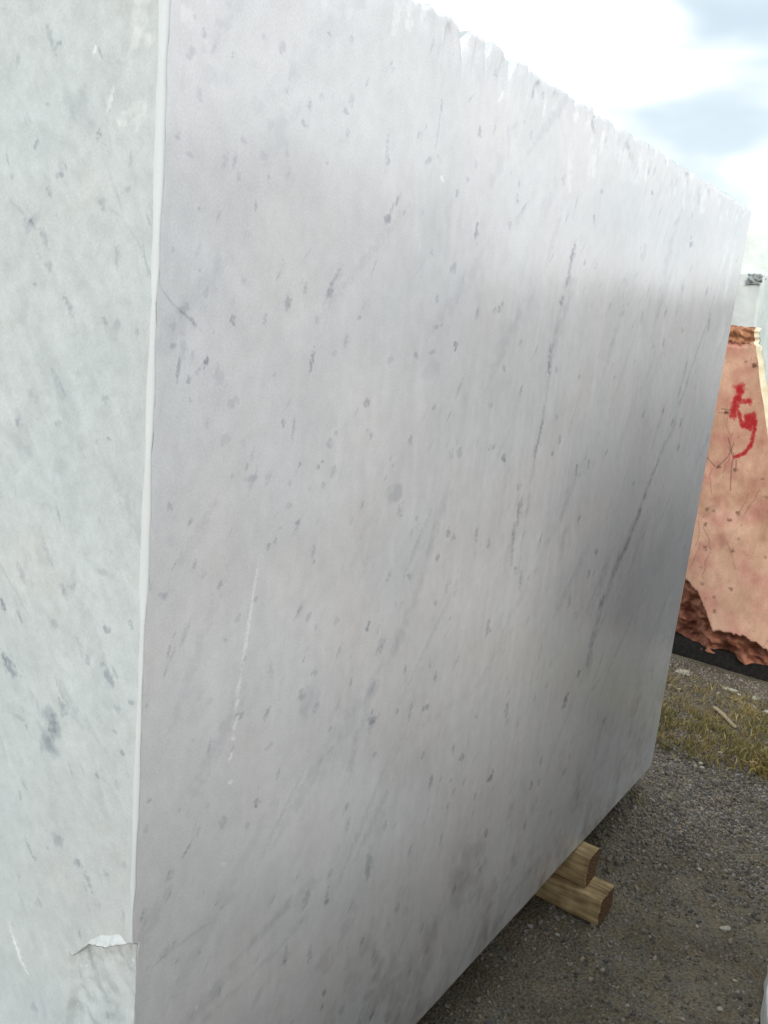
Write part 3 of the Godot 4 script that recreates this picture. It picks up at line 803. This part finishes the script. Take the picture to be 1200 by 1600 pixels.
func make_wood():
	var w := 512
	var h := 128
	var a := noise_image(501, w, h, 60.0, 3, Vector2(10.0, 1.0))
	var b := noise_image(502, w, h, 8.0, 2, Vector2(16.0, 1.0))
	var c := noise_image(503, w, h, 70.0, 3)
	var bytes := PackedByteArray()
	bytes.resize(w * h * 3)
	for i in w * h:
		var t := (a[i] - 128) * 0.24 + (b[i] - 128) * 0.30 + (c[i] - 128) * 0.24
		bytes[i * 3] = clampi(int(172 + t), 0, 255)
		bytes[i * 3 + 1] = clampi(int(148 + t * 0.95), 0, 255)
		bytes[i * 3 + 2] = clampi(int(108 + t * 0.8), 0, 255)
	wood_side = StandardMaterial3D.new()
	wood_side.albedo_texture = texture(Image.create_from_data(w, h, false, Image.FORMAT_RGB8, bytes))
	wood_side.roughness = 0.85
	var n := 128
	var e := PackedByteArray()
	e.resize(n * n * 3)
	var d := noise_image(504, n, n, 20.0, 3)
	for y in n:
		for x in n:
			var i := y * n + x
			var r := Vector2(x - 30, y - 170).length() + (d[i] - 128) * 0.05
			var t := sin(r * 0.42) * 14.0 + (d[i] - 128) * 0.2
			e[i * 3] = clampi(int(118 + t), 0, 255)
			e[i * 3 + 1] = clampi(int(88 + t * 0.9), 0, 255)
			e[i * 3 + 2] = clampi(int(58 + t * 0.7), 0, 255)
	wood_end = StandardMaterial3D.new()
	wood_end.albedo_texture = texture(Image.create_from_data(n, n, false, Image.FORMAT_RGB8, e))
	wood_end.roughness = 0.85

# a sawn beam along `axis` (0: x, 2: z) with slightly uneven, splintered arrises
func wood_beam(called: String, lo: Vector3, hi: Vector3, axis: int, parent: Node) -> MeshInstance3D:
	if wood_side == null:
		make_wood()
	var half := (hi - lo) / 2
	var long := half[axis]
	var hy := half.y
	var hw: float = half[2 - axis]
	var ring := []                       # outline across the beam with small chamfers
	var r := 0.0022
	for e in [[1, -1], [1, 1], [-1, 1], [-1, -1]]:
		var cx: float = e[0] * hw
		var cy: float = e[1] * hy
		var first := Vector2(cx - e[0] * r, cy) if e[0] * e[1] > 0 else Vector2(cx, cy - e[1] * r)
		var second := Vector2(cx, cy - e[1] * r) if e[0] * e[1] > 0 else Vector2(cx - e[0] * r, cy)
		ring.append(second)
		ring.append(first)
	# corners in order, closed; points along each straight side
	var outline: Array[Vector2] = []
	for k in ring.size():
		var p: Vector2 = ring[k]
		var q: Vector2 = ring[(k + 1) % ring.size()]
		var m := maxi(1, int(p.distance_to(q) / 0.012))
		for j in m:
			outline.append(p.lerp(q, float(j) / m))
	outline.append(outline[0])
	var seed_number := int(absf(lo.x * 1000) + absf(lo.z * 700)) % 500
	var at := func(i, t):
		var o: Vector2 = outline[int(round(i))]
		var l: float = lerpf(-long, long, t)
		o *= 1.0 + n3(seed_number, 0.05, Vector3(l * 0.25, o.x, o.y)) * 0.06
		l += n3(seed_number + 1, 0.012, Vector3(o.x, o.y, t * 5.0)) * 0.004 * (1.0 if t in [0.0, 1.0] else 0.0)
		return Vector3(l, o.y, o.x) if axis == 0 else Vector3(o.x, o.y, l)
	var around := knots(0, outline.size() - 1, 1.0)
	var dist := [0.0]
	for k in outline.size() - 1:
		dist.append(dist[k] + outline[k].distance_to(outline[k + 1]))
	var skin := sheet(around, joined([knots(0.0, 0.06, 0.02), knots(0.06, 0.94, 0.04), knots(0.94, 1.0, 0.02)]), at, Vector3.ZERO, func(i, t, p: Vector3): return Vector2(t * long * 2.0 * 2.2, dist[int(round(i))] * 4.0))
	var arrays: Array = skin[0][1]
	var points: PackedVector3Array = arrays[Mesh.ARRAY_VERTEX]
	var normals: PackedVector3Array = arrays[Mesh.ARRAY_NORMAL]
	var outward := 0.0
	for k in points.size():
		var radial := points[k]
		radial[axis] = 0.0
		outward += normals[k].dot(radial)
	if outward < 0.0:
		for k in normals.size():
			normals[k] = -normals[k]
		arrays[Mesh.ARRAY_NORMAL] = normals
		var index: PackedInt32Array = arrays[Mesh.ARRAY_INDEX]
		for k in range(0, index.size(), 3):
			var keep := index[k + 1]
			index[k + 1] = index[k + 2]
			index[k + 2] = keep
		arrays[Mesh.ARRAY_INDEX] = index
	var o := MeshInstance3D.new()
	o.name = called
	var mesh := ArrayMesh.new()
	mesh.add_surface_from_arrays(Mesh.PRIMITIVE_TRIANGLES, arrays)
	mesh.surface_set_material(0, wood_side)
	for end in [0.0, 1.0]:
		var st := SurfaceTool.new()
		st.begin(Mesh.PRIMITIVE_TRIANGLES)
		var n := Vector3.ZERO
		n[axis] = 1.0 if end == 1.0 else -1.0
		var middle := Vector3.ZERO
		middle[axis] = long * n[axis]
		for k in outline.size() - 1:
			var tri: Array[Vector3] = [middle, at.call(k, end), at.call(k + 1, end)]
			if (tri[1] - tri[0]).cross(tri[2] - tri[0]).dot(n) > 0.0:
				tri = [tri[0], tri[2], tri[1]]
			for p in tri:
				st.set_normal(n)
				st.set_uv(Vector2(p[2 - axis] / hw, p.y / hy) * 0.5 + Vector2(0.5, 0.5))
				st.add_vertex(p)
		st.commit(mesh)
		mesh.surface_set_material(mesh.get_surface_count() - 1, wood_end)
	o.mesh = mesh
	o.position = (lo + hi) / 2
	(self if parent == null else parent).add_child(o, true)
	return o

func build_timbers():
	tag(wood_beam("timber_beam", Vector3(-1.2, 0.001, -1.612), Vector3(0.102, 0.0775, -1.512), 0, null), "thick brown timber on the ground, lower of the two stacked under the marble block", "timber", "timbers under the marble block")
	tag(wood_beam("timber_beam", Vector3(-1.15, 0.0785, -1.612), Vector3(0.044, 0.1675, -1.538), 0, null), "pale-topped timber directly under the marble block, upper of the two stacked", "timber", "timbers under the marble block")
	tag(wood_beam("timber_beam", Vector3(-1.2, 0.001, -0.50), Vector3(-0.02, 0.0775, -0.40), 0, null), "hidden timber under the near end of the marble block, lying on the ground", "timber", "timbers under the marble block")
	tag(wood_beam("timber_beam", Vector3(-1.15, 0.0785, -0.49), Vector3(-0.03, 0.1675, -0.41), 0, null), "hidden upper timber under the near end of the marble block", "timber", "timbers under the marble block")

# ---------------------------------------------------------------- ground and what lies on it

func ground_height(x: float, z: float) -> float:
	var y := 0.0
	if absf(x) < 4.0 and z > -7.0 and z < 4.0:
		y += n2(90, 0.5, x, z, 2) * 0.006 + n2(91, 0.07, x, z) * 0.004
		y += 0.105 * exp(-(pow((x + 0.10) / 0.13, 2.0) + pow((z + 2.12) / 0.24, 2.0)))    # earth heaped against the far foot of the marble
		y += 0.02 * exp(-pow((z + 2.85) / 0.22, 2.0)) * (0.6 + n2(92, 0.3, x, z))
		y -= 0.008 * exp(-(pow((x - 0.02) / 0.25, 2.0) + pow((z + 1.55) / 0.4, 2.0)))
	return y

func build_ground():
	var w := 1024
	var a := FastNoiseLite.new()
	a.noise_type = FastNoiseLite.TYPE_SIMPLEX_SMOOTH
	a.seed = 601
	a.frequency = 1.0 / 190.0
	a.fractal_octaves = 5
	var im_a := a.get_seamless_image(w, w)
	im_a.convert(Image.FORMAT_L8)
	var da := im_a.get_data()
	a.seed = 602
	a.frequency = 1.0 / 9.0
	a.fractal_octaves = 3
	var im_b := a.get_seamless_image(w, w)
	im_b.convert(Image.FORMAT_L8)
	var db := im_b.get_data()
	var cell := FastNoiseLite.new()
	cell.noise_type = FastNoiseLite.TYPE_CELLULAR
	cell.cellular_return_type = FastNoiseLite.RETURN_CELL_VALUE
	cell.seed = 603
	cell.frequency = 1.0 / 7.0
	var im_c := cell.get_seamless_image(w, w)
	im_c.convert(Image.FORMAT_L8)
	var dc := im_c.get_data()
	var bytes := PackedByteArray()
	bytes.resize(w * w * 3)
	for i in w * w:
		var t := (da[i] - 128) * 0.14 + (db[i] - 128) * 0.20 + (dc[i] - 128) * 0.09
		var warm := (da[(i * 3) % (w * w)] - 128) * 0.04
		bytes[i * 3] = clampi(int(122 + t + warm), 0, 255)
		bytes[i * 3 + 1] = clampi(int(114 + t), 0, 255)
		bytes[i * 3 + 2] = clampi(int(98 + t * 0.95 - warm), 0, 255)
	var m := StandardMaterial3D.new()
	m.albedo_texture = texture(Image.create_from_data(w, w, false, Image.FORMAT_RGB8, bytes))
	m.roughness = 0.75
	m.metallic_specular = 0.35
	m.normal_enabled = true
	im_b.convert(Image.FORMAT_RGBA8)
	im_b.bump_map_to_normal_map(10.0)
	m.normal_texture = texture(im_b)
	m.normal_scale = 0.8
	var xs := joined([[-1500.0, -400.0, -100.0, -30.0, -10.0], knots(-4.0, -0.8, 0.2), knots(-0.8, 0.9, 0.012), knots(0.9, 4.0, 0.2), [10.0, 30.0, 100.0, 400.0, 1500.0]])
	var zs := joined([[-1500.0, -400.0, -100.0, -30.0, -12.0, -7.0], knots(-6.0, -3.9, 0.1), knots(-3.9, -0.7, 0.012), knots(-0.7, 4.0, 0.2), [10.0, 30.0, 100.0, 400.0, 1500.0]])
	var g := sheet(xs, zs, func(x, z): return Vector3(x, ground_height(x, z), z), Vector3.UP, func(x, z, p: Vector3): return Vector2(x, z) / 1.3)
	var o := add_mesh("ground", [[g[0][1], m]], self)
	o.set_meta("kind", "structure")

func stone_mesh(seed_number: int, rings: int, around: int) -> Array:
	var arrays: Array = sheet(knots(0.0, 1.0, 1.0 / around), knots(0.0, 1.0, 1.0 / rings), func(u, v):
		var th: float = v * PI
		var ph: float = u * TAU if u < 0.9999 else 0.0
		var d := Vector3(sin(th) * cos(ph), cos(th), sin(th) * sin(ph))
		var q := d * (1.0 + n3(seed_number, 1.1, d * 1.0, 3) * 0.75)
		return q, Vector3.ZERO, func(u, v, p: Vector3): return Vector2(u, v))[0][1]
	var pts: PackedVector3Array = arrays[Mesh.ARRAY_VERTEX]
	var nrm: PackedVector3Array = arrays[Mesh.ARRAY_NORMAL]
	var s := 0.0
	for k in pts.size():
		s += pts[k].dot(nrm[k])
	for k in pts.size():
		if s < 0.0:
			nrm[k] = -nrm[k]
		if nrm[k].length() < 0.5:
			nrm[k] = pts[k].normalized()
	if s < 0.0:
		var index: PackedInt32Array = arrays[Mesh.ARRAY_INDEX]
		for k in range(0, index.size(), 3):
			var keep := index[k + 1]
			index[k + 1] = index[k + 2]
			index[k + 2] = keep
		arrays[Mesh.ARRAY_INDEX] = index
	arrays[Mesh.ARRAY_NORMAL] = nrm
	return arrays

func build_gravel():
	var m := StandardMaterial3D.new()
	m.vertex_color_use_as_albedo = true
	m.roughness = 0.7
	var mesh := ArrayMesh.new()
	mesh.add_surface_from_arrays(Mesh.PRIMITIVE_TRIANGLES, stone_mesh(700, 4, 6))
	mesh.surface_set_material(0, m)
	var rng := RandomNumberGenerator.new()
	rng.seed = 71
	var where: Array[Transform3D] = []
	var tint: Array[Color] = []
	for k in 190000:
		var x := rng.randf_range(-0.75, 1.55)
		var z := rng.randf_range(-3.75, -0.75)
		if z > -2.2 and x < -0.35:
			continue
		var dense := 0.08 + 1.0 * smoothstep(-1.75, -2.15, z) * smoothstep(-3.3, -2.8, z) * clampf(0.75 + n2(93, 0.25, x, z) * 1.1, 0.15, 1.0)
		dense += 0.25 * smoothstep(-3.2, -3.45, z) + 0.16 * smoothstep(0.25, 0.6, n2(94, 0.2, x, z) + 0.25)
		if rng.randf() > dense:
			continue
		var r := rng.randf_range(0.0017, 0.0040) * (1.0 + 1.3 * pow(rng.randf(), 7.0))
		var b := Basis.from_euler(Vector3(rng.randf() * TAU, rng.randf() * TAU, rng.randf() * TAU)) * Basis.from_scale(Vector3(r * 1.25, r * 0.8, r))
		where.append(Transform3D(b, Vector3(x, ground_height(x, z) + r * 0.25, z)))
		var t := 0.09 + 0.24 * pow(rng.randf(), 1.5)
		if rng.randf() < 0.004:
			t = rng.randf_range(0.3, 0.5)
		var hue := rng.randf()
		tint.append(Color(t * (1.08 + 0.18 * hue), t, t * (0.88 - 0.14 * hue + (0.12 if hue < 0.2 else 0.0))))
	scatter("gravel", mesh, where, tint)

func scatter(called: String, mesh: Mesh, where: Array[Transform3D], tint: Array[Color]):
	var mm := MultiMesh.new()
	mm.transform_format = MultiMesh.TRANSFORM_3D
	mm.use_colors = true
	mm.mesh = mesh
	mm.instance_count = where.size()
	for k in where.size():
		mm.set_instance_transform(k, where[k])
		mm.set_instance_color(k, tint[k])
	var o := MultiMeshInstance3D.new()
	o.name = called
	o.multimesh = mm
	o.set_meta("kind", "stuff")
	var labels := {"gravel": "small grey and brown gravel scattered over the dark ground", "grass": "dry olive and straw-coloured grass in a strip before the red block"}
	o.set_meta("label", labels[called])
	o.set_meta("category", called)
	add_child(o, true)

func build_grass():
	var m := StandardMaterial3D.new()
	m.vertex_color_use_as_albedo = true
	m.roughness = 0.8
	m.cull_mode = BaseMaterial3D.CULL_DISABLED
	m.backlight_enabled = true
	m.backlight = Color(0.25, 0.25, 0.15)
	var st := SurfaceTool.new()
	st.begin(Mesh.PRIMITIVE_TRIANGLES)
	var n := 4
	for k in n:                                   # a bent tapering blade one unit long
		var a := float(k) / n
		var b := float(k + 1) / n
		var pa := Vector3(0, sin(a * 1.5) * 0.75, 0.42 * a * a)
		var pb := Vector3(0, sin(b * 1.5) * 0.75, 0.42 * b * b)
		var wa := 0.03 * (1.0 - a * a)
		var wb := 0.03 * (1.0 - b * b)
		for p in [pa - Vector3(wa, 0, 0), pb - Vector3(wb, 0, 0), pa + Vector3(wa, 0, 0), pa + Vector3(wa, 0, 0), pb - Vector3(wb, 0, 0), pb + Vector3(wb, 0, 0)]:
			st.add_vertex(p)
	st.generate_normals()
	st.set_material(m)
	var mesh := st.commit()
	var rng := RandomNumberGenerator.new()
	rng.seed = 81
	var where: Array[Transform3D] = []
	var tint: Array[Color] = []
	for k in 84000:
		var x := rng.randf_range(-0.8, 1.4)
		var z := rng.randf_range(-3.62, -2.1)
		var front := -2.68 - 0.22 * clampf(x, 0.0, 0.6) + n2(96, 0.16, x, z) * 0.10
		var dense := smoothstep(front + 0.03, front - 0.05, z) * (0.3 * smoothstep(-3.6, -3.45, z) + 0.7 * smoothstep(-3.22, -2.95, z - n2(97, 0.3, x, z) * 0.3))
		dense *= clampf(0.65 + n2(98, 0.11, x, z) * 1.6, 0.05, 1.0)
		dense = maxf(dense, 0.75 * smoothstep(-0.02, 0.12, x) * smoothstep(-3.6, -3.3, z) * smoothstep(-2.7, -2.9, z) * clampf(0.5 + n2(99, 0.12, x, z) * 1.6, 0.0, 1.0))
		dense = maxf(dense, 0.5 * exp(-(pow((x + 0.05) / 0.06, 2.0) + pow((z + 2.05) / 0.10, 2.0))))
		dense *= 1.0 - exp(-pow(Vector2(x - 0.01, z + 3.18).dot(Vector2(0.71, -0.71)) / 0.03, 2.0) - pow(Vector2(x - 0.01, z + 3.18).dot(Vector2(0.71, 0.71)) / 0.12, 2.0)) * 0.95
		if rng.randf() > dense:
			continue
		var green := clampf(0.34 + n2(89, 0.25, x, z) * 0.9 + 0.5 * smoothstep(0.05, 0.2, x) * smoothstep(-3.0, -3.3, z), 0.0, 1.0)
		var tall := rng.randf_range(0.02, 0.055) * (1.0 + 0.9 * smoothstep(0.1, 0.28, x) * smoothstep(-3.0, -2.8, z))
		var b := Basis.from_euler(Vector3(rng.randf_range(-0.7, 0.7), rng.randf() * TAU, rng.randf_range(-0.7, 0.7))) * Basis.from_scale(Vector3(tall * rng.randf_range(0.9, 1.7), tall, tall * rng.randf_range(0.6, 1.6)))
		where.append(Transform3D(b, Vector3(x, ground_height(x, z) - 0.002, z)))
		var straw := Color(0.36, 0.27, 0.10)
		var leaf := Color(0.13, 0.13, 0.04)
		var c := straw.lerp(leaf, clampf(green + rng.randf_range(-0.35, 0.35), 0.0, 1.0)) * rng.randf_range(0.7, 1.6)
		if rng.randf() < 0.05:
			c = Color(0.5, 0.42, 0.24)
		tint.append(Color(c.r, c.g, c.b))
	scatter("grass", mesh, where, tint)

func build_offcut():
	var m := rough_stone(Color(0.88, 0.89, 0.88), Color(0.93, 0.94, 0.93), 421, 3.0, 0.6)
	var o := lump_block("marble_offcut", Vector3(0.0, 0.0, -0.235), Vector3(0.46, 0.07, 0.36), m, 26, 0.006)
	o.transform = Transform3D(Basis(Vector3.UP, 0.183), Vector3(0.556, 0.0, -1.368))
	tag(o, "bright white marble offcut lying on the ground at the lower right edge", "marble offcut")

func build_small_stones():
	var white := rough_stone(Color(0.66, 0.64, 0.58), Color(0.80, 0.79, 0.74), 431, 12.0)
	# x, z, size, long, turn
	var list := [
		[-0.285, -3.56, 0.022, 1.6, 0.2, "pale flat chip against the red block's shadow, beside the marble block's far edge"],
		[-0.242, -3.354, 0.010, 1.2, 1.0, "small pale pebble on bare earth nearest the marble block's far edge"],
		[-0.050, -3.53, 0.011, 3.0, 0.1, "long white chip lying just outside the red block's shadow"],
		[-0.075, -3.52, 0.009, 1.4, 0.5, "small round pale pebble left of the long white chip"],
		[-0.012, -3.50, 0.011, 1.2, 0.7, "round pale pebble right of the long white chip"],
		[0.060, -3.53, 0.014, 1.3, 0.4, "pale pebble in the green grass beneath the red block"],
		[0.136, -3.405, 0.014, 1.3, 0.9, "white pebble in the green grass at the right edge of the picture"],
		[0.054, -2.668, 0.009, 1.1, 0.0, "bright round pebble just in front of the grass strip"],
		[0.090, -2.80, 0.008, 1.2, 0.3, "white pebble within the front edge of the grass strip"],
		[0.380, -1.751, 0.009, 1.8, 0.9, "pale triangular chip alone on the smooth dark ground right of the timbers"],
		[0.448, -1.437, 0.006, 1.2, 0.2, "small bright pebble near the white offcut's left edge"],
		[0.452, -1.563, 0.004, 1.3, 0.2, "tiny pale pebble between the offcut and the triangular chip"],
		[0.029, -1.418, 0.005, 1.3, 0.2, "tiny pale pebble on the shaded ground in front of the timbers"],
	]
	for k in list.size():
		var e: Array = list[k]
		var arrays := stone_mesh(720 + k, 7, 10)
		var o := add_mesh("pale_pebble", [[arrays, white]], self)
		var r: float = e[2]
		o.transform = Transform3D(Basis.from_euler(Vector3(0, e[4], 0)) * Basis.from_scale(Vector3(r * e[3], r * 0.6, r)), Vector3(e[0], ground_height(e[0], e[1]) + r * 0.35, e[1]))
		tag(o, e[5], "pebble", "pale pebbles on the ground")

func build_stick():
	if wood_side == null:
		make_wood()
	var a := Vector3(-0.056, 0, -3.245)
	var b := Vector3(0.075, 0, -3.115)
	a.y = ground_height(a.x, a.z) + 0.012
	b.y = ground_height(b.x, b.z) + 0.010
	var side := (b - a).cross(Vector3.UP).normalized()
	var up := side.cross(b - a).normalized()
	var arrays: Array = sheet(knots(0.0, 1.0, 0.125), knots(0.0, 1.0, 0.05), func(u, v):
		var ph: float = u * TAU if u < 0.999 else 0.0
		var r: float = (0.0085 + 0.002 * n2(87, 0.2, v, 0.0)) * (0.35 if v in [0.0, 1.0] else 1.0)
		return a.lerp(b, v) + (side * cos(ph) + up * sin(ph)) * r + up * sin(v * 5.0) * 0.003, up, func(u, v, p: Vector3): return Vector2(v, u * 0.3))[0][1]
	var pale := StandardMaterial3D.new()
	pale.albedo_color = Color(0.70, 0.63, 0.52)
	pale.roughness = 0.9
	tag(add_mesh("stick", [[arrays, pale]], self), "short weathered stick lying on bare earth before the red block", "stick")
